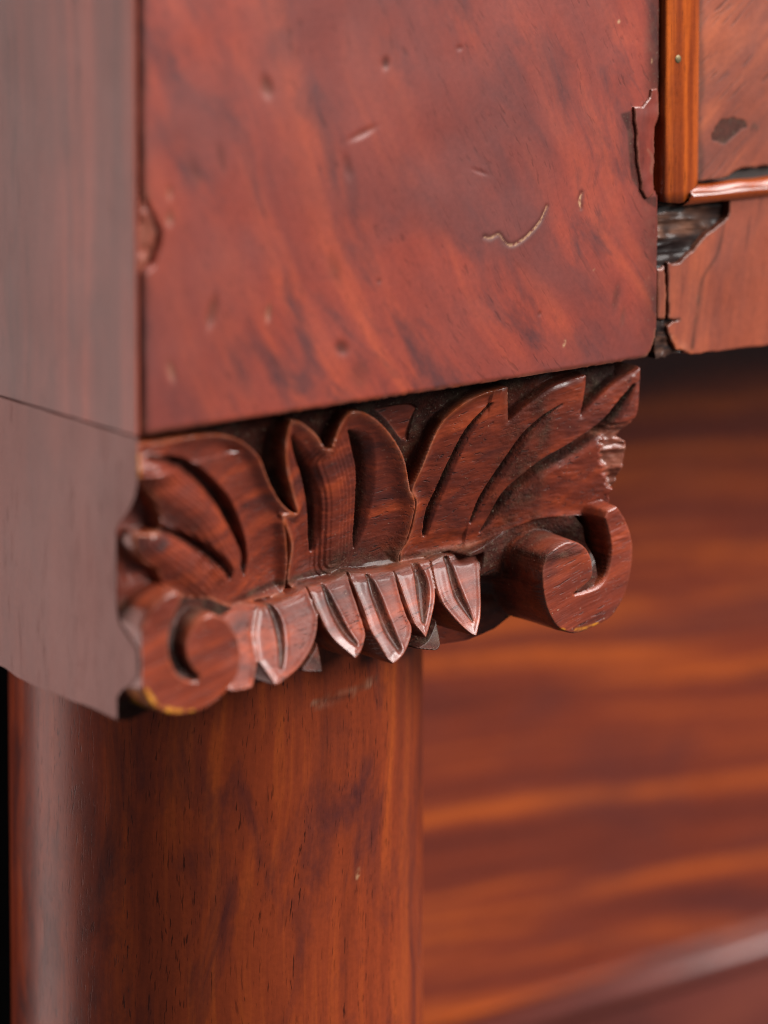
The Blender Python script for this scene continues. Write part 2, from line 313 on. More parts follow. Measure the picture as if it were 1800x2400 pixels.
def prof_x(name, prof, x0, x1, m, parent=root, n=1, wob=0.0, label=None, mitre=0.0):
    """A moulding along X: profile points (y, z); mitre shifts the left end in step with z (mm per mm)."""
    k = len(prof); V = []; F = []
    rng = np.random.default_rng(4)
    zr = max(p[1] for p in prof)
    for i in range(n + 1):
        x = x0 + (x1 - x0) * i / n; dz = wob * rng.normal()
        for y, z in prof:
            V.append((x + (mitre * (z - zr) if i == 0 else 0), y, z + dz))
    for i in range(n):
        for j in range(k):
            F.append((i * k + j, i * k + (j + 1) % k, (i + 1) * k + (j + 1) % k, (i + 1) * k + j))
    F.append(tuple(range(k - 1, -1, -1))); F.append(tuple(range(n * k, n * k + k)))
    o = mesh_obj(name, V, F, m, parent, smooth=True, label=label)
    o.data.polygons[-1].use_smooth = False; o.data.polygons[-2].use_smooth = False
    return o

def vnoise(X, Z, cell, seed):
    """smooth value noise in [-1, 1] over mm coordinates"""
    rng = np.random.default_rng(seed)
    gx = X / cell; gz = Z / cell
    ox, oz = math.floor(gx.min()) - 1, math.floor(gz.min()) - 1
    G = rng.uniform(-1, 1, (int(gz.max() - oz) + 4, int(gx.max() - ox) + 4))
    ix = np.floor(gx - ox).astype(int); iz = np.floor(gz - oz).astype(int)
    fx = gx - ox - ix; fz = gz - oz - iz
    fx = fx * fx * (3 - 2 * fx); fz = fz * fz * (3 - 2 * fz)
    return (G[iz, ix] * (1 - fx) + G[iz, ix + 1] * fx) * (1 - fz) + (G[iz + 1, ix] * (1 - fx) + G[iz + 1, ix + 1] * fx) * fz

def smooth_poly(P, n=4, tens=0.42, sharp=50):
    """Catmull-Rom through the outline, keeping sharp corners sharp."""
    P = np.array(P, float); N = len(P); out = []
    d = np.roll(P, -1, 0) - P
    ang = np.degrees(np.arctan2(d[:, 1], d[:, 0]))
    turn = np.abs((ang - np.roll(ang, 1) + 180) % 360 - 180)
    for i in range(N):
        p1, p2 = P[i], P[(i + 1) % N]
        t1 = np.zeros(2) if turn[i] > sharp else tens * (p2 - P[i - 1])
        t2 = np.zeros(2) if turn[(i + 1) % N] > sharp else tens * (P[(i + 2) % N] - p1)
        L = np.linalg.norm(p2 - p1)
        for t in (t1, t2):
            ln = np.linalg.norm(t)
            if ln > L: t *= L / ln
        for k in range(n):
            s = k / n
            out.append((2 * s**3 - 3 * s**2 + 1) * p1 + (s**3 - 2 * s**2 + s) * t1 + (-2 * s**3 + 3 * s**2) * p2 + (s**3 - s**2) * t2)
    return np.array(out)

def sdpoly(P, X, Z, margin=6.0):
    """signed distance (negative inside) to polygon P; far cells get +margin"""
    P = np.asarray(P, float); out = np.full(X.shape, margin)
    b = (X > P[:, 0].min() - margin) & (X < P[:, 0].max() + margin) & (Z > P[:, 1].min() - margin) & (Z < P[:, 1].max() + margin)
    x = X[b]; z = Z[b]
    d2 = np.full(x.shape, 1e9); ins = np.zeros(x.shape, bool)
    for (ax, az), (bx, bz) in zip(P, np.roll(P, -1, 0)):
        ex, ez = bx - ax, bz - az
        L = ex * ex + ez * ez
        if L < 1e-12: continue
        t = np.clip(((x - ax) * ex + (z - az) * ez) / L, 0, 1)
        d2 = np.minimum(d2, (x - ax - t * ex)**2 + (z - az - t * ez)**2)
        c = (az > z) != (bz > z)
        if abs(ez) > 1e-12: ins ^= c & (x < ex * (z - az) / ez + ax)
    d = np.sqrt(d2); d[ins] *= -1
    out[b] = np.minimum(d, margin)
    return out

def stroke(P, X, Z, margin=5.0):
    """distance to a polyline and the interpolated extra columns there"""
    P = np.asarray(P, float)
    if len(P) > 2:      # refine
        Q = []
        for i in range(len(P) - 1):
            p0, p1, p2, p3 = P[max(i - 1, 0)], P[i], P[i + 1], P[min(i + 2, len(P) - 1)]
            for k in range(4):
                s = k / 4
                Q.append(0.5 * (2 * p1 + (p2 - p0) * s + (2 * p0 - 5 * p1 + 4 * p2 - p3) * s * s + (3 * p1 - p0 - 3 * p2 + p3) * s**3))
        Q.append(P[-1]); P = np.array(Q)
    P = np.concatenate([P, np.zeros((len(P), 1))], 1)
    D = np.full(X.shape, margin * 2); E = [np.zeros(X.shape) for _ in range(P.shape[1] - 2)]
    b = (X > P[:, 0].min() - margin) & (X < P[:, 0].max() + margin) & (Z > P[:, 1].min() - margin) & (Z < P[:, 1].max() + margin)
    x = X[b]; z = Z[b]; d = np.full(x.shape, margin * 2); ee = [np.zeros(x.shape) for _ in E]
    for A, B in zip(P[:-1], P[1:]):
        ex, ez = B[0] - A[0], B[1] - A[1]; L = ex * ex + ez * ez + 1e-12
        t = np.clip(((x - A[0]) * ex + (z - A[1]) * ez) / L, 0, 1)
        q = np.hypot(x - A[0] - t * ex, z - A[1] - t * ez)
        w = q < d
        d[w] = q[w]
        for k, e in enumerate(ee): e[w] = (A[2 + k] + t * (B[2 + k] - A[2 + k]))[w]
        ee[-1][w] = np.sign(ex * (z - A[1]) - ez * (x - A[0]))[w]
    D[b] = d
    for k in range(len(E)): E[k][b] = ee[k]
    return D, E

def sstep(a, b, x):
    t = np.clip((x - a) / (b - a), 0, 1)
    return t * t * (3 - 2 * t)

def relief(parts, xs, zs, D, mask, labels=None, back=None, attrs=None, parent=root):
    """Turn a depth map D (mm, into +Y) on the XZ grid into meshes. mask = signed distance of what to keep; the rim is
    snapped onto the outline and carried back to depth `back`. parts = {label: (name, material, parent)}"""
    X, Z = np.meshgrid(xs, zs)
    gz, gx = np.gradient(mask, zs, xs)
    gl = gx**2 + gz**2 + 1e-9
    cellsd = (mask[:-1, :-1] + mask[1:, :-1] + mask[:-1, 1:] + mask[1:, 1:]) / 4
    keep = cellsd < 0
    kp = np.zeros((keep.shape[0] + 2, keep.shape[1] + 2), bool); kp[1:-1, 1:-1] = keep
    touch = kp[:-1, :-1] | kp[1:, :-1] | kp[:-1, 1:] | kp[1:, 1:]
    allk = kp[:-1, :-1] & kp[1:, :-1] & kp[:-1, 1:] & kp[1:, 1:]
    rim = touch & ~allk
    step = xs[1] - xs[0]
    sd = np.clip(mask, -step, step)
    snap = rim & (np.abs(mask) < 1.5 * step)
    X = np.where(snap, X - sd * gx / gl, X); Z = np.where(snap, Z - sd * gz / gl, Z)
    H, Wd = X.shape
    co = np.stack([X, D, Z], -1).reshape(-1, 3) / 1000
    iz, ix = np.nonzero(keep)
    a = iz * Wd + ix
    quads = np.stack([a, a + 1, a + Wd + 1, a + Wd], -1)     # zs ascending -> faces -Y
    lab = np.zeros(len(a), int) if labels is None else labels[iz, ix]
    walls = []; wl = []
    if back is not None:
        for dz, dx, (p, q) in ((-1, 0, (0, 1)), (0, 1, (1, 2)), (1, 0, (2, 3)), (0, -1, (3, 0))):
            nb = ~kp[iz + 1 + dz, ix + 1 + dx]
            walls.append(np.stack([quads[nb, p], quads[nb, q]], -1)); wl.append(lab[nb])
        walls = np.concatenate(walls); wl = np.concatenate(wl)
    objs = {}
    for L, (name, m, par) in parts.items():
        qs = quads[lab == L]
        if not len(qs): continue
        used = np.unique(qs); remap = np.full(H * Wd, -1); remap[used] = np.arange(len(used))
        V = co[used]; F = remap[qs]; src = used
        if back is not None:
            ws = walls[wl == L]
            if len(ws):
                # doubled rim vertices keep the rim crisp
                e = np.unique(ws); n0 = len(V)
                m2 = np.full(H * Wd, -1); m2[e] = np.arange(len(e))
                top = co[e]; bot = top.copy(); bot[:, 1] = np.maximum(bot[:, 1] + 0.0001, back / 1000)
                V = np.concatenate([V, top, bot]); src = np.concatenate([src, e, e])
                t0 = n0; b0 = n0 + len(e)
                F = np.concatenate([F, np.stack([t0 + m2[ws[:, 0]], b0 + m2[ws[:, 0]], b0 + m2[ws[:, 1]], t0 + m2[ws[:, 1]]], -1)])
        me = bpy.data.meshes.new(name)
        me.vertices.add(len(V)); me.vertices.foreach_set('co', V.astype(np.float32).ravel())
        me.loops.add(4 * len(F)); me.loops.foreach_set('vertex_index', F.astype(np.int32).ravel())
        me.polygons.add(len(F)); me.polygons.foreach_set('loop_start', np.arange(0, 4 * len(F), 4, dtype=np.int32))
        me.update(calc_edges=True); me.validate()
        me.polygons.foreach_set('use_smooth', [True] * len(me.polygons))
        me.materials.append(m)
        for k, arr in (attrs or {}).items():
            at = me.attributes.new(k, 'FLOAT', 'POINT')
            at.data.foreach_set('value', arr.ravel()[src].astype(np.float32))
        o = bpy.data.objects.new(name, me); place(o, par); objs[L] = o
    return objs

def edge_round(sd, r):
    q = np.clip(-sd, 0, r)
    return r - np.sqrt(np.maximum(r * r - (r - q)**2, 0))

# ================================================================= the corner block
block = box('corner_block', .0008, .1190, .0022, .1235, .0006, .15, M_CORE, bevel=.0004)
P = [(.95, 0.3), (117.2, 0.3), (118.6, 1.5), (119.9, 4.2), (120.1, 9), (120.2, 31.5), (119.1, 33), (119.0, 39), (119.1, 45), (120.2, 47), (120.2, 120), (.85, 120), (.75, 60), (.8, 42), (2.0, 39.8), (3.6, 37.4),
     (4.9, 34.9), (4.3, 32.2), (3.3, 29.9), (1.2, 28.4), (.8, 27), (.85, 12)]
xs = np.arange(-.3, 121.2, .27); zs = np.arange(-.4, 112, .27)
X, Z = np.meshgrid(xs, zs)
sd = sdpoly(P, X, Z) + 0.12 * vnoise(X, Z, 2.2, 5) * sstep(-3, 0, sdpoly(P, X, Z))
D = edge_round(sd, .9) + 0.10 * vnoise(X, Z, 22, 1) + 0.05 * vnoise(X, Z, 9, 2)
dirt_shade = np.zeros_like(X); raw = np.zeros_like(X); pale = np.zeros_like(X); wear_glint = np.zeros_like(X)
def dent(x, z, rx, rz, depth, dk, rw=0.0, ang=0.0, pl=0.0):
    global D, dirt_shade, raw, pale
    ca, sa = math.cos(R(ang)), math.sin(R(ang))
    u = ((X - x) * ca + (Z - z) * sa) / rx; v = (-(X - x) * sa + (Z - z) * ca) / rz
    q = np.exp(-(u * u + v * v) ** 1.5)
    D = D + .45 * depth * q; dirt_shade = np.maximum(dirt_shade, 1.0 * dk * q); raw = np.maximum(raw, rw * q); pale = np.maximum(pale, pl * q)
for a in ((27.2, 58.8, 1.2, 2.0, .5, .5, .1, 20), (53.5, 61.4, .9, 1.1, .4, .6, 0, 0), (48.2, 49.1, 3.0, .7, .35, .15, .1, 18), (44.8, 43.3, .9, 2.2, .3, .35, 0, 15),
          (15.3, 20.1, 1.0, 2.6, .7, .45, .15, -15), (27.4, 18.8, .6, 1.5, .5, .1, .6, -8), (6.7, 42.0, .5, 1.2, .3, 0, .5, 0), (6.6, 37.4, .7, 1.2, .4, 0, .6, 0),
          (6.8, 10.8, .7, 1.8, .4, 0, .55, 15), (43.6, 10.7, 1.6, 1.2, .4, .75, 0, -30), (109.2, 13.0, .9, 3.0, .15, .45, 0, -12), (111, 9, .7, 2.0, .1, .35, 0, -12), (42.0, 25.0, 1.4, 3.2, .15, .35, 0, 20),
          (47.5, 5.5, 2.2, 2.6, .1, .35, 0, 20), (70.6, 63.2, .7, .5, .2, .3, 0, 0), (12, 45, .9, 2.2, .1, .4, 0, 20), (17.5, 47, .8, 2.6, .1, .45, 0, 15), (52, 22, .4, .4, .2, .5, 0, 0), (90, 12, .5, .5, .2, .4, 0, 0),
          (75.5, 40, 2.0, .35, .2, .1, 0, -20), (96.2, 5.6, .35, .6, 0, 0, 0, -20, .9), (109.5, 66, .35, .35, 0, 0, 0, 0, .8), (118, 58, .2, .4, 0, 0, 0, 0, .8), (103.5, 19, .25, .2, 0, 0, 0, 0, .6)):
    dent(*a)
# the hairline crack with pale filler
CR = [(76.5, 27.8, .05), (78.1, 27.4, .16), (80.0, 27.9, .10), (81.7, 26.1, .03), (83.4, 25.6, .18), (85.8, 26.4, .17), (87.8, 27.6, .2), (89.9, 29.3, .15), (91.1, 31.1, .06), (91.7, 32.1, .16)]
for cpts, am in ((CR, .55), ([(100.3, 33.9, .16), (99.9, 32.5, .24), (100.2, 31.1, .14)], .65)):
    q, (w, _s) = stroke(cpts, X, Z)
    ww = w * (1.25 + .5 * vnoise(X, Z, .9, 8))
    dirt_shade = np.maximum(dirt_shade, .55 * np.exp(-(q / .75)**2))
    m_ = 1 - sstep(ww * .5, ww * 1.1 + .10, q)
    pale = np.maximum(pale, am * m_); dirt_shade *= 1 - m_
    D = D + .12 * np.exp(-(q / .4)**2)
# dark band round the lifted veneer, stained border by the drawer, chipped left arris
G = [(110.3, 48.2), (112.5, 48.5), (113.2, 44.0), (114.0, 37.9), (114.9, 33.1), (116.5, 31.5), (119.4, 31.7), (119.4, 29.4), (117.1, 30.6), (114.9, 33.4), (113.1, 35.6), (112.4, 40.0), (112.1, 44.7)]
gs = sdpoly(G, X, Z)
dirt_shade = np.maximum(dirt_shade, .8 * (1 - sstep(-.2, .5, gs)))
dirt_shade = np.maximum(dirt_shade, .75 * sstep(115.2 + .6 * vnoise(X, Z, 6, 3), 118.6, X) * sstep(46, 54, Z))
dirt_shade = np.maximum(dirt_shade, .7 * sstep(112.5, 119.5, X) * (1 - sstep(22, 38, Z)) * (.6 + .4 * vnoise(X, Z, 4, 6)))
dirt_shade = np.maximum(dirt_shade, .55 * (1 - sstep(.2, 1.8, X - 1.2 + .5 * vnoise(X, Z, 3, 11))))
wear_glint = .7 * np.exp(-(sd / .5)**2) * (Z < 3)
raw = np.maximum(raw, .7 * sstep(114.5, 118, X) * np.exp(-(sd / .6)**2) * (Z < 6))
o = relief({0: ('front_veneer', M_FRONT, block)}, xs, zs, D, sd, back=2.4, attrs=dict(dirt_shade=dirt_shade, raw=raw, pale=pale, wear_glint=wear_glint))
o[0]['label'] = 'red brown front veneer with diagonal figure, dents and a pale crack'
# chip showing at the left arris
chip_P = [(0.9, 42.5), (2.6, 40.0), (5.2, 35.2), (4.6, 31.5), (2.6, 28.6), (0.9, 27.6)]
xs2 = np.arange(.4, 6, .2); zs2 = np.arange(27, 43, .2); X2, Z2 = np.meshgrid(xs2, zs2)
d2 = 1.1 + .35 * vnoise(X2, Z2, 1.6, 3) - .10 * (Z2 - 35)
relief({0: ('edge_chip', M_CAPSIDE, block)}, xs2, zs2, d2, sdpoly(chip_P, X2, Z2), back=2.6, attrs=dict(raw=np.clip(.12 + .15 * vnoise(X2, Z2, 2, 9), 0, 1)))
sv = box('side_veneer', 0, .0006, .0007, .1240, .0000, .15, M_SIDE, block, bevel=.00025, label='greyed side veneer with straight vertical grain')

# ================================================================= the carved capital
W = 118.5
xs = np.arange(-1.6, 119.6, .17); zs = np.arange(-55.6, -.55, .17)
X, Z = np.meshgrid(xs, zs)
def Sf(x, z):
    A = np.sin(np.pi * np.clip(x / W, 0, 1))**0.9
    return 1.0 + A * (5.5 + 12.0 * np.clip(-z / 36.0, 0, 1)**1.1)
def Dl(x): return 11.2 + 4.8 * np.clip(np.sin(np.pi * np.clip((x - 14) / 86, 0, 1)), 0, 1)
def Kf(x, z): return np.maximum(Dl(x) - 0.72 * np.clip(-36.0 - z, 0, 20), 2.0)
S = Sf(X, Z); K = Kf(X, Z)
# what lies behind the leaves: dark recess above, neck below
floor = S + 3.6 + 1.2 * np.exp(-((X - 33) / 6)**2)
floor = 7.6 + (floor - 7.6) * sstep(7, 17, X)
neck = Dl(X) + 2.4 + .10 * np.clip(-37 - Z, 0, 20) + 2.0 * sstep(30, 60, X) * (1 - sstep(70, 86, X))
neck = 7.6 + (neck - 7.6) * sstep(6, 14, X)
D = floor + (neck - floor) * sstep(-34.6, -36.2, Z)
D = D + .25 * vnoise(X, Z, 3, 21) + .12 * vnoise(X, Z, 1.1, 22)
dirt_shade = .92 * sstep(-36, -33, Z) * sstep(12, 20, X); wear_glint = np.zeros_like(X); raw = np.zeros_like(X); amber = np.zeros_like(X)  # darkens the whole recess floor above the ledge
dirt_shade = np.maximum(dirt_shade, .35 * sstep(84, 92, X) * (Z > -46) * (Z < -33))
wall_dark = (.5 + .35 * vnoise(X, Z, 2.5, 61)) * sstep(86, 89, X) * (1 - sstep(97, 100, X)) * sstep(-52, -46, Z)  # patchy darker tone on the wall left of the inner scroll
labels = np.zeros(X.shape, int); best = np.full(X.shape, 9.0)
hand = (.04 * vnoise(X * .22 + .1 * Z, Z, .62, 33) + .03 * vnoise(X * .3, Z * .8, .35, 34)) * sstep(-36.8, -35, Z) + .12 * vnoise(X, Z, 5, 31) + .02 * vnoise(X, Z, 1.6, 32) * sstep(-36.8, -35, Z)
# scroll channels: the groove that runs in between band and eye
chm = {}
for k in ('CR', 'CL'):
    q, (dep, wd, _s) = stroke(CH[k], X, Z, 8)
    w_ = 1 - sstep(wd * .75, wd * 1.15, q)
    D = D + (dep - D) * w_ * (1 if k == 'CR' else sstep(3, 8, X))
    dirt_shade = np.maximum(dirt_shade, w_ * (.9 if k == 'CR' else .97))
def blur(a, n):
    for _ in range(n):
        a = np.pad(a, 1, mode='edge'); a = (a[:-2, 1:-1] + a[2:, 1:-1] + 2 * a[1:-1, 1:-1]) / 4
        a = np.pad(a, 1, mode='edge'); a = (a[1:-1, :-2] + a[1:-1, 2:] + 2 * a[1:-1, 1:-1]) / 4
    return a
D = blur(D, 14)
SH['L'] = [(x + 2.3 * float(np.clip((8 - x) / 4, 0, 1) * sstep(-8, -11, np.float64(z))), z) if -30 < z < -8 and x < 8 else (x, z) for x, z in SH['L']]
POLY = {k: smooth_poly(v) for k, v in SH.items()}
SD = {k: sdpoly(v, X, Z) for k, v in POLY.items()}
def cut(h, key, dp, soft=0, flip=1):       # chisel a flute; widths come with the stroke
    q, (w, _s) = stroke(ST[key], X, Z)
    w = np.maximum(w * 1.05, .12)
    r = np.clip(q / w, 0, 4)
    if soft:               # steep upper wall, long rolled shoulder below
        up = _s * flip > 0
        g = np.where(up, np.clip(1 - r**3, 0, 1), np.clip(1 - r / soft, 0, 1)**1.5)
        h = h + dp * np.minimum(w, 1.5) * g
        return h, np.where(up, 1 - sstep(.7, 1.05, r), 1 - sstep(.45, 1.1, r))
    g = np.clip(1 - r**2.2, 0, 1)
    h = h + dp * np.minimum(w, 1.4) * g - .05 * np.exp(-((r - 1.3) / .4)**2)
    return h, (1 - sstep(.72, 1.05, r))
def bulge(P_, r_):
    q, _ = stroke([(a, b, 0) for a, b in P_], X, Z, 9)
    return np.exp(-(q / r_)**2)
dl = np.zeros_like(X)
# left leaf: scooped blade with raised rim, two pillowed lobes
hL = S + 3.0 * np.clip(1 - X / 15, 0, 1) * sstep(-6, -10.5, Z) * (1 - sstep(-29, -32, Z)) + 1.5 * (1 - np.exp(-(np.clip(-SD['L'], 0, 9) / 1.6)**2)) * sstep(22, 34, X + .5 * (Z + 20))
hL = hL + 1.0 * (1 - np.exp(-(np.clip(-SD['L'], 0, 9) / 1.4)**2)) * (1 - sstep(22, 30, X)) * (Z > -7)
hL = hL - 2.6 * bulge([(5.0, -8.0), (9, -11.5), (15, -16), (20, -21), (25.2, -27)], 3.3) - 2.2 * bulge([(5, -19.5), (9.5, -22.8), (15.5, -27), (20, -30.5)], 3.0)
hL, g1 = cut(hL, 'L1', 2.4, 2.2); hL, g2 = cut(hL, 'L2', 2.3, 2.2); gL = np.maximum(g1, g2)
hM = S + 1.5 * (1 - np.exp(-(np.clip(-SD['M'], 0, 9) / 2.0)**2)) - 1.1 * bulge([(47.6, -12), (52, -20), (55, -33)], 2.6)
hM, g1 = cut(hM, 'M1', 2.0, 1.7, -1); hM, g2 = cut(hM, 'M2', 2.0, 1.7, -1); gM = np.maximum(g1, g2)
hR = S + .5 * np.exp(-((np.clip(-SD['R'], 0, 9) - 2.2) / 1.6)**2) * (X < 84) + .35 * (1 - np.exp(-(np.clip(-SD['R'], 0, 9) / .9)**2)) + .012 * vnoise(X, Z * 4, 2, 5)
# facets from lobe to lobe
hR = hR + .7 * np.exp(-(np.clip(-SD['R'], 0, 9) / .8)**2) * (X > 86) * (Z > -16)
hR, g1 = cut(hR, 'R1', 1.9, 1.5, -1); hR, g2 = cut(hR, 'R2', 1.9, 1.5, -1); hR, g3 = cut(hR, 'R3', 1.8, 1.35, -1); gR = np.maximum(np.maximum(g1, g2), g3)
brk = sdpoly([(108.8, -13.6), (112, -12.8), (117, -12), (117, -27), (112.2, -27), (111, -23), (109.6, -18.5)], X, Z)
bw = 1 - sstep(-1.2, .6, brk + .7 * vnoise(X, Z * 3, 2, 14))
hR = hR + bw * (1.0 + .5 * vnoise(X * .4, Z * 1.3, 1.2, 15) + .35 * vnoise(X, Z, 1.6, 16)); rawR = .5 * bw * (.7 + .3 * vnoise(X * .4, Z * 2, 1.0, 17))
vr = np.clip(-SD['VR'], 0, 9); vl = np.clip(-SD['VL'], 0, 9)
hVR = .15 + edge_round(SD['VR'], .55) + .10 * vnoise(X, Z, 5, 41); hVL = .10 + edge_round(SD['VL'], .5) + .10 * vnoise(X, Z, 5, 42)
hB = S + 4.0
order = [('B', hB, 4, None), ('L', hL, 1, gL), ('M', hM, 2, gM), ('R', hR, 3, gR)]
SKU = np.min([SD[k] for k in ('Sa', 'Sb', 'Sc', 'Sd', 'Se', 'Sf')], 0); SD['SKU'] = SKU; POLY['SKU'] = None
low_ = sstep(-39.0, -41.5, Z)
order.append(('SKU', K + .35 + edge_round(SKU, .5), 10, None))
for i, k in enumerate(('Sa', 'Sb', 'Sc', 'Sd', 'Se', 'Sf')):
    sdk = SD[k]; cx_ = POLY[k][:, 0]; x0, x1 = cx_.min(), cx_.max()
    u = np.clip((X - x0) / (x1 - x0), 0, 1)
    h = K + .5 * u - .9 * (1 - np.exp(-(np.clip(-sdk, 0, 9) / .9)**2)) * .4
    h = h + edge_round(SKU, .5) - .28 * np.exp(-(sdk / .40)**2) + .3 * np.exp(-(np.clip(-36.6 - Z, 0, 9) / .7)**2)
    g = None
    if k in ST: h, g = cut(h, k, 1.0)
    order.append((k, h, 10 + i, g))
order += [('W1', K + 3.2, 20, None), ('W2', K + 3.2, 21, None), ('VL', hVL, 6, None), ('VR', hVR, 5, None)]
for k, h, L, g in order:
    s_ = SD[k]
    w_ = 1 - sstep(-.22, .24, s_)
    if k in ('W1', 'W2'): w_ = w_ * (h < D)
    D = D + (h + hand - D) * w_
    ins = s_ < .02
    if k in ('W1', 'W2'): ins = ins & (labels < 10)
    labels[ins] = L
    w2 = 1 - sstep(-.20, .06, s_) if k in ('L', 'M', 'R', 'B', 'VL') else w_
    dirt_shade = dirt_shade * (1 - w2) if k != 'VR' else np.where(SD['VR'] > -.3, np.maximum(dirt_shade * (1 - w_), wall_dark * (1 - sstep(-.3, .2, -SD['VR']))), dirt_shade * (1 - w_))
    if g is not None: dirt_shade = np.maximum(dirt_shade, g * w_ * {'R': .95, 'M': .85, 'L': .55}.get(k, .8))
    amt = {'M': .95, 'R': .9, 'L': .85, 'VR': .25, 'VL': .35}.get(k, .12)  # leaf rims: worn edges plus highlights put into the colour
    e = np.exp(-(np.clip(-s_, 0, 9) / (.55 if k not in ('R', 'M') else .8))**2) * w_
    if k == 'R': e = e * (1 - sstep(84, 90, X))
    wear_glint = wear_glint * (1 - w_) + amt * e
    raw = raw * (1 - w_)
    if k == 'R': raw = np.maximum(raw, rawR * w_)
    if k in ('M',): dirt_shade = np.maximum(dirt_shade, .8 * w_ * (1 - sstep(-34.5, -27.5, Z + .5 * vnoise(X, Z, 3, 77))) * sstep(50, 56, X))
ledge = np.exp(-((Z + 35.5 - .012 * (X - 60)) / .9)**2) * sstep(24, 34, X) * (1 - sstep(96, 104, X))
dirt_shade = np.maximum(dirt_shade, .85 * ledge)
skl = (labels >= 10) & (labels < 20)
skd = np.min([SD[k] for k in ('Sa', 'Sb', 'Sc', 'Sd', 'Se', 'Sf')], 0)
ske = np.min([np.abs(SD[k]) for k in ('Sa', 'Sb', 'Sc', 'Sd', 'Se', 'Sf')], 0)
raw = np.where(skl, .17 * np.exp(-(ske / .35)**2) * (.7 + .4 * vnoise(X, Z, 1.5, 71)) + .05, raw)  # pale skirt leaf edges: wear with painted shine
dirt_shade = np.where(labels >= 20, .9, dirt_shade); wear_glint = np.where(labels >= 20, 0, wear_glint)  # small tips between the skirt leaves set dark all over
dirt_shade = np.maximum(dirt_shade, .9 * (labels == 0) * (1 - sstep(7, 9, X)) * np.maximum(np.exp(-((Z + 32) / 2.6)**2), sstep(-46, -48.5, Z)))  # shade painted into the holes above and below the outer scroll
q, (a_, _s) = stroke([(96.0, -49.9, .7), (98.8, -50.7, .9), (102, -50.7, .8), (105, -50.1, .5)], X, Z); amber = np.maximum(amber, 1 - sstep(a_ * .6, a_ * 1.2, q))
q, (a_, _s) = stroke([(1.0, -45, .8), (2.6, -47.2, .9), (4.5, -48.6, .8), (8, -50.0, .9), (11, -50.2, .5)], X, Z); amber = np.maximum(amber, 1 - sstep(a_ * .6, a_ * 1.3, q))
q, (a_, _s) = stroke([(0, -3.6, .9), (0, -8.4, 1.0)], X, Z); amber = np.maximum(amber, .9 * (1 - sstep(a_ * .6, a_ * 1.3, q)))
# outline of the whole carving
BODY = [(0, -.9), (114, -.9), (112.5, -8), (108, -14), (106, -25), (104.5, -29.5), (106, -32), (106, -41), (99, -50), (96, -50.2), (92.5, -52.3), (87, -53.9), (70, -54.2), (20, -54.2), (14, -52.4),
        (9, -51.3), (6, -51.0), (3, -51.9), (0, -51.5)]
mask = sdpoly(BODY, X, Z)
for k in SD: mask = np.minimum(mask, SD[k])
mask = np.maximum(mask, .3 - X)
mask = np.maximum(mask, Z + .75)
lc = labels[:-1, :-1].copy()
capital = mesh_obj('capital', [(.001, .0205, -.049), (.112, .0205, -.049), (.112, .123, -.049), (.001, .123, -.049), (.001, .0205, .0007), (.112, .0205, .0007), (.112, .123, .0007), (.001, .123, .0007)],
                   [(0, 3, 2, 1), (4, 5, 6, 7), (0, 1, 5, 4), (1, 2, 6, 5), (2, 3, 7, 6), (3, 0, 4, 7)], M_CARVE, smooth=False, label='carved mahogany capital with acanthus leaves between two scrolls')
names = {0: 'carved_ground', 1: 'acanthus_leaf', 2: 'acanthus_leaf', 3: 'acanthus_leaf', 4: 'leaf_tip', 5: 'volute', 6: 'volute', 20: 'leaf_tip', 21: 'leaf_tip'}
for i in range(6): names[10 + i] = 'skirt_leaf'
ob = relief({L: (n, M_CARVE, capital) for L, n in names.items()}, xs, zs, D, mask, labels=lc, back=26.0, attrs=dict(dirt_shade=dirt_shade, wear_glint=wear_glint, raw=raw, amber=amber))
for L, tx in ((1, 'leaf at the outer corner with two pillowed lobes'), (2, 'middle leaf with two round tips'), (3, 'broad leaf with three dark flutes and a broken right edge'),
              (5, 'inner scroll standing out against the drawer front'), (6, 'outer corner scroll with worn yellow lower edge')):
    ob[L]['label'] = tx
# flat outer side of the capital; its front edge follows the carving, its lower edge is ragged
ix0 = int(np.argmin(np.abs(xs - .25)))
rows = np.append(np.arange(-51.2, -.5, .3), -.06)
yf = np.interp(-rows, [0, 8, 10.5, 12.5, 14.5, 16, 17.5, 31, 34, 36, 37.5, 42, 44, 46, 47.5, 52], [.5, .7, 1.5, 2.8, 4.6, 6.4, 7.5, 7.6, 6.8, 3.5, 1.0, .9, 3.2, 6.4, 7.6, 7.6])
rng = np.random.default_rng(12)
V = []; F = []; ncol = 60
rag = np.cumsum(rng.normal(0, .10, ncol)); rag -= np.linspace(0, rag[-1], ncol)
for c_ in (18, 19, 30, 41): rag[c_:c_ + 4] += .35
cols = np.linspace(0, 1, ncol)
for r_, z in enumerate(rows):
    for c_, t_ in enumerate(cols):
        y = yf[r_] + (124 - yf[r_]) * t_
        zz = z + (.05 * math.sin(c_ * .9) + .04 * math.sin(c_ * 2.3) - .16) * (r_ >= len(rows) - 2) + (rag[c_] - .2) * max(0, 1 - r_ / 4.0) * (1 if t_ > .01 else .3)
        V.append((.00005, y / 1000, zz / 1000))
n_r = len(rows)
for r_ in range(n_r - 1):
    for c_ in range(ncol - 1):
        a = r_ * ncol + c_
        F.append((a, a + ncol, a + ncol + 1, a + 1))
b0 = len(V)
for c_ in range(ncol): x_, y_, z_ = V[c_]; V.append((.006, y_, z_ + .0003))
for c_ in range(ncol - 1): F.append((c_, c_ + 1, b0 + c_ + 1, b0 + c_))
side = mesh_obj('capital_side', V, F, M_CAPSIDE, capital, smooth=False, label='plain greyed side of the capital with a splintered lower edge')

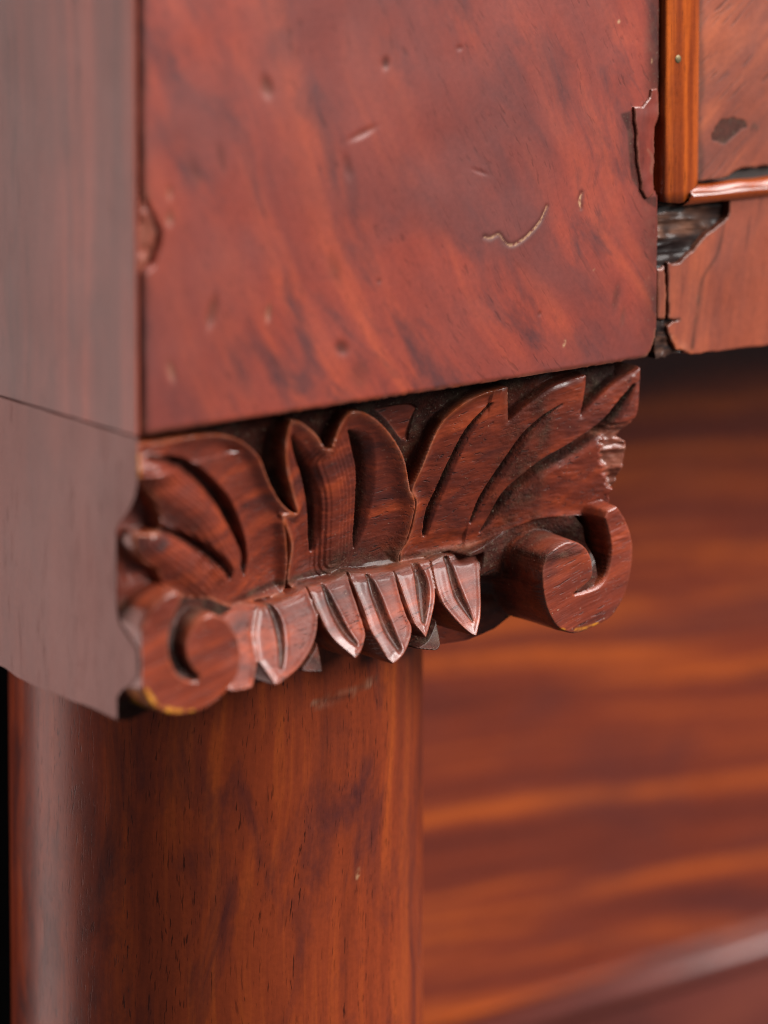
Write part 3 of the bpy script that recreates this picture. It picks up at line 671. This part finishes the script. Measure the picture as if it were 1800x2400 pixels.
# ================================================================= the column
CX, CY, CR_ = .0588, .062, .0411
nt, nz = 300, 220
th = np.linspace(-math.pi, math.pi, nt + 1)[:-1]; zz = np.linspace(-.26, -.0495, nz)
TH, ZZ = np.meshgrid(th, zz)
U = np.degrees(TH) * CR_ * 1000 * math.pi / 180; Zm = ZZ * 1000
rr = np.full(TH.shape, CR_ * 1000)
def deg(d): return d * CR_ * 1000 * math.pi / 180
dirt_shade = np.zeros_like(TH); raw = np.zeros_like(TH); pale = np.zeros_like(TH)
q, (w, _s) = stroke([(deg(-98), -61.5, .35), (deg(-94), -61.0, .3), (deg(-88), -60.9, .3), (deg(-82), -60.0, .22), (deg(-77), -59.2, .1)], U, Zm)
nz_ = vnoise(U, Zm, 1.3, 51)
rr = rr - .35 * np.exp(-(q / np.maximum(w, .15))**2) * (.6 + .6 * nz_); dirt_shade = .45 * np.exp(-(q / .35)**2); raw = np.clip(.8 * np.exp(-((q - .5) / .35)**2) * (.5 + nz_), 0, .8)
q, _ = stroke([(deg(-83.8), -96.0, 1), (deg(-83.8), -96.9, 1)], U, Zm); pale = .8 * np.exp(-(q / .35)**2)
V = np.stack([CX + rr / 1000 * np.cos(TH), CY + rr / 1000 * np.sin(TH), ZZ], -1).reshape(-1, 3)
F = []
for i in range(nz - 1):
    for j in range(nt):
        j2 = (j + 1) % nt
        F.append((i * nt + j, i * nt + j2, (i + 1) * nt + j2, (i + 1) * nt + j))
F.append(tuple(range(nt))[::-1]); F.append(tuple((nz - 1) * nt + j for j in range(nt)))
column = mesh_obj('column', V, F, M_COLUMN, label='round mahogany column with vertical grain', attrs=dict(dirt_shade=dirt_shade.ravel(), raw=raw.ravel(), pale=pale.ravel()))
column.data.polygons[-1].use_smooth = False; column.data.polygons[-2].use_smooth = False

# ================================================================= frieze rail under the drawer
rail = box('frieze_rail', .1208, .46, .0026, .116, .0006, .0305, M_CORE, bevel=.0003)
xs = np.arange(120.0, 205, .22); zs = np.arange(-2.0, 31, .22); X, Z = np.meshgrid(xs, zs)
RAILP = [(123.1, 18.3), (124.6, 18.0), (126.3, 17.9), (128.1, 19.3), (130.0, 20.2), (131.8, 21.8), (133.2, 22.8), (135.9, 24.1), (137.8, 25.1), (138.7, 25.7), (139.2, 27.0), (139.3, 29.5), (206, 29.5), (206, -1.9), (150.1, -0.8), (128.8, -0.3),
         (127.4, 0.7), (125.4, 1.2), (124.3, 2.8), (123.4, 4.4), (122.9, 5.9), (124.2, 6.4), (126.2, 6.9), (124.4, 7.1), (123.3, 7.4)]
sd = sdpoly(RAILP, X, Z) + .16 * vnoise(X, Z, 1.1, 3) * (X < 141)
D = .5 + edge_round(sd, .18) + .05 * vnoise(X, Z, 8, 4)
q, (w, _s) = stroke([(138.2, 26, .3), (137.0, 21.5, .5), (135.5, 18.0, .45), (132.3, 14.5, .5), (131.0, 9, .6), (129.6, 1, .6)], X, Z)
dirt_shade = .8 * np.exp(-(q / w)**2) * (.7 + .3 * vnoise(X, Z, 2, 8))
raw = .06 * np.exp(-(sd / .4)**2) * (X < 141); dirt_shade = np.maximum(dirt_shade, .75 * np.exp(-(sd / .35)**2) * (X < 141) * (Z > 3))
wear_glint = .7 * np.exp(-(sd / 1.2)**2) * (X < 130) * (Z < 4)
o = relief({0: ('rail_veneer', M_RAIL, rail)}, xs, zs, D, sd, back=2.8, attrs=dict(dirt_shade=dirt_shade, raw=raw, wear_glint=wear_glint))
o[0]['label'] = 'reddish rail veneer broken away at its upper corner'
sl = [(120.6, 7.5), (122.7, 7.2), (122.9, 12), (122.4, 17.9), (121.5, 17.3), (120.6, 17.4)]
sd = sdpoly(sl, X, Z) + .08 * vnoise(X, Z, 1.1, 13)
relief({0: ('veneer_sliver', M_RAIL, rail)}, xs, zs, .7 + edge_round(sd, .4), sd, back=2.8, attrs=dict(raw=.3 * np.exp(-(sd / .5)**2), dirt_shade=.25 + 0 * X))
# splintered wood under the lost corner
sp = [(120.5, 17.0), (126, 17.2), (133, 22), (139, 25), (141, 29.8), (120.5, 29.8)]
sd = sdpoly(sp, X, Z)
ridg = vnoise(X * .13 + .12 * Z, Z * 1.0, 1.5, 17)
D = 1.9 + .5 * np.abs(ridg) + .15 * vnoise(X, Z, 2.0, 18) + .35 * sstep(24.0, 25.6, Z) - .5 * sstep(20.5, 18.5, Z)
raw = .65 * sstep(22.3, 23.8, Z + .4 * vnoise(X, Z, 2, 77)) * (1 - sstep(131, 137, X)) * (.6 + .4 * vnoise(X, Z * 2, 2, 4))
relief({0: ('broken_patch', M_BROKEN, rail)}, xs, zs, D, sd, back=3.5, attrs=dict(raw=np.clip(raw, 0, 1)))
ch_ = [(120.5, -.4), (127.8, .2), (127.6, 2), (124.5, 6.9), (120.5, 7.2)]
sd = sdpoly(ch_, X, Z) + .25 * vnoise(X, Z, 1.0, 23)
D = 1.4 + .25 * vnoise(X, Z, 1.2, 24) + .3 * vnoise(X, Z, 2.5, 25)
relief({0: ('broken_patch', M_BROKEN, rail)}, xs, zs, D, sd, back=3.5, attrs=dict(raw=np.clip(.35 * vnoise(X, Z, 1.2, 26), 0, 1)))

# veneer patch lifted off the right edge of the block
FLP = [(113.0, 49.5), (115.2, 49.5), (117.2, 51.0), (117.6, 52.5), (119.4, 52.7), (119.6, 47.5), (118.5, 45.0), (118.6, 40), (118.4, 34.0), (118.6, 32.1), (116.5, 31.6), (115.1, 33.1), (114.3, 37.9), (113.7, 43.3)]
xs3 = np.arange(111.5, 121, .15); zs3 = np.arange(30.5, 54, .15); X3, Z3 = np.meshgrid(xs3, zs3)
sd = sdpoly(FLP, X3, Z3) + .2 * vnoise(X3, Z3, 1.2, 31)
D = -.62 + edge_round(sd, .3) + .10 * vnoise(X3, Z3, 2.5, 32) + .35 * sstep(116, 119.5, X3)
q, (w, _s) = stroke([(116.6, 41, .3), (118.2, 39, .5), (117.6, 37, .5), (119, 35.8, .3)], X3, Z3)
raw = np.maximum(.35 * np.exp(-(q / w)**2), .35 * np.exp(-(sd / .35)**2))
o = relief({0: ('lifted_veneer', M_FLAKE, block)}, xs3, zs3, D, sd, back=.5, attrs=dict(raw=raw))
o[0]['label'] = 'dark red scrap of veneer standing proud beside the drawer'

# ================================================================= the drawer
drawer = box('drawer', .1235, .46, .0030, .118, .0322, .15, M_CORE, bevel=.0003, label='veneered drawer front framed by orange beading')
xs = np.arange(127.5, 205, .24); zs = np.arange(31.5, 128, .24); X, Z = np.meshgrid(xs, zs)
DP = [(130.3, 33.2), (132, 33.5), (136.6, 33.5), (138.3, 33.7), (139.6, 34.1), (140.6, 34.6), (142.6, 35.1), (144.8, 35.2), (146.6, 34.9), (148.5, 35.2), (152, 35.0), (156, 35.4), (160, 34.5), (170, 34), (206, 33.5), (206, 130), (130.3, 130)]
sd = sdpoly(DP, X, Z) + .12 * vnoise(X, Z, 1.3, 3) * (Z < 38)
D = .9 + edge_round(sd, .4) + .06 * vnoise(X, Z, 8, 4)
STN = [(136.2, 44.2), (137.5, 45.2), (140.8, 45.4), (143.6, 44.7), (144.3, 43.1), (142.2, 42.9), (140.8, 41.5), (138.1, 40.5), (134.8, 41.2), (134.3, 42.6)]
ss = sdpoly(STN, X, Z) + .35 * vnoise(X, Z, .9, 5)
dirt_shade = .88 * (1 - sstep(-.15, .25, ss)); D = D + .06 * (1 - sstep(-.2, .2, ss))
q, (w, _s) = stroke([(146.8, 42.6, .3), (146.0, 43.6, .4), (145.4, 42.8, .3)], X, Z); dirt_shade = np.maximum(dirt_shade, .7 * np.exp(-(q / .4)**2))
dirt_shade = np.maximum(dirt_shade, .55 * (1 - sstep(.2, 1.8, X - 131.2 + .5 * vnoise(X, Z, 3, 6))))
raw = .3 * np.exp(-(sd / .5)**2)
o = relief({0: ('veneer_panel', M_DRAWER, drawer)}, xs, zs, D, sd, back=3.2, attrs=dict(dirt_shade=dirt_shade, raw=raw))
o[0]['label'] = 'drawer veneer with a black stain and a broken lower edge'
# upright bead: flat face, rounded inner arris
n = 40; V = []; F = []
prof = [(120.6, 3.0), (120.6, -.25), (120.75, -.55), (121.1, -.7), (124.4, -.78), (125.6, -.68), (127.4, -.3), (129.1, .2), (130.4, .75), (131.0, 1.2), (131.1, 3.0)]
rng = np.random.default_rng(3)
for i in range(n + 1):
    z = 29.9 + (130 - 29.9) * i / n
    for (x, y) in prof:
        zz_ = z + ((x - 125.2) * -.14 if x < 125.2 else (x - 125.2) * .62) * (i == 0)
        V.append((x / 1000 + rng.normal() * 4e-5 * (x < 121), y / 1000 - .0004, zz_ / 1000))
k = len(prof)
for i in range(n):
    for j in range(k - 1): F.append((i * k + j, i * k + j + 1, (i + 1) * k + j + 1, (i + 1) * k + j))
F.append(tuple(range(k))[::-1])
bead = mesh_obj('bead', V, F, M_BEAD, drawer, smooth=True, label='upright orange bead with a small nail')
bead.data.polygons[-1].use_smooth = False
pr = [(3.0, 29.2), (.2, 29.2), (-.35, 29.45), (-.75, 29.9), (-.95, 30.5), (-.85, 31.15), (-.5, 31.75), (.1, 32.3), (.9, 32.8), (3.0, 32.9)]
pr = [(y / 1000, z / 1000) for y, z in pr]
k = len(pr); V = []; F = []; n = 60
for i in range(n + 1):
    x = 125.6 + (206 - 125.6) * (i / n)
    for y, z in pr:
        V.append(((x + ((z * 1000 - 29.2) * 1.05 if i == 0 else (0))) / 1000, y - .0002, z + .00012 * math.sin(x * .5) * (z > .0315)))
for i in range(n):
    for j in range(k - 1): F.append((i * k + j, (i + 1) * k + j, (i + 1) * k + j + 1, i * k + j + 1))
mesh_obj('bead', V, F, M_BEADH, drawer, smooth=True, label='level orange bead with a gleaming rounded top')
bm = bmesh.new()
bmesh.ops.create_uvsphere(bm, u_segments=20, v_segments=10, radius=.00078)
for v in bm.verts: v.co = Vector((v.co.x + .1237, v.co.y * .22 - .00118, v.co.z + .0581))
me = bpy.data.meshes.new('nail'); bm.to_mesh(me); bm.free(); me.materials.append(M_NAIL)
place(bpy.data.objects.new('nail', me), drawer)

# ================================================================= lower drawer front, base rail, black shade backing
lower = box('lower_front', .118, .50, .1225, .150, -.30, -.0005, M_PANEL, bevel=.0006, label='streaky orange brown drawer front set back behind the column')
box('shade_backing', .0, .1175, .1235, .150, -.30, -.0005, M_SHADE, bevel=.0006)  # added black sheet in place of the shaded gap beside the column
pr = [(.150, -.1815)]
for a in range(0, 181, 12): pr.append((.1195 - .0030 * math.sin(R(a)) + .003 * 0, -.1857 + .0034 * math.cos(R(a)) ))
pr += [(.1195, -.1905), (.1190, -.26), (.150, -.26)]
prof_x('base_rail', pr[::-1], .1175, .50, M_BASE, n=1, label='rounded rail closing the lower front')
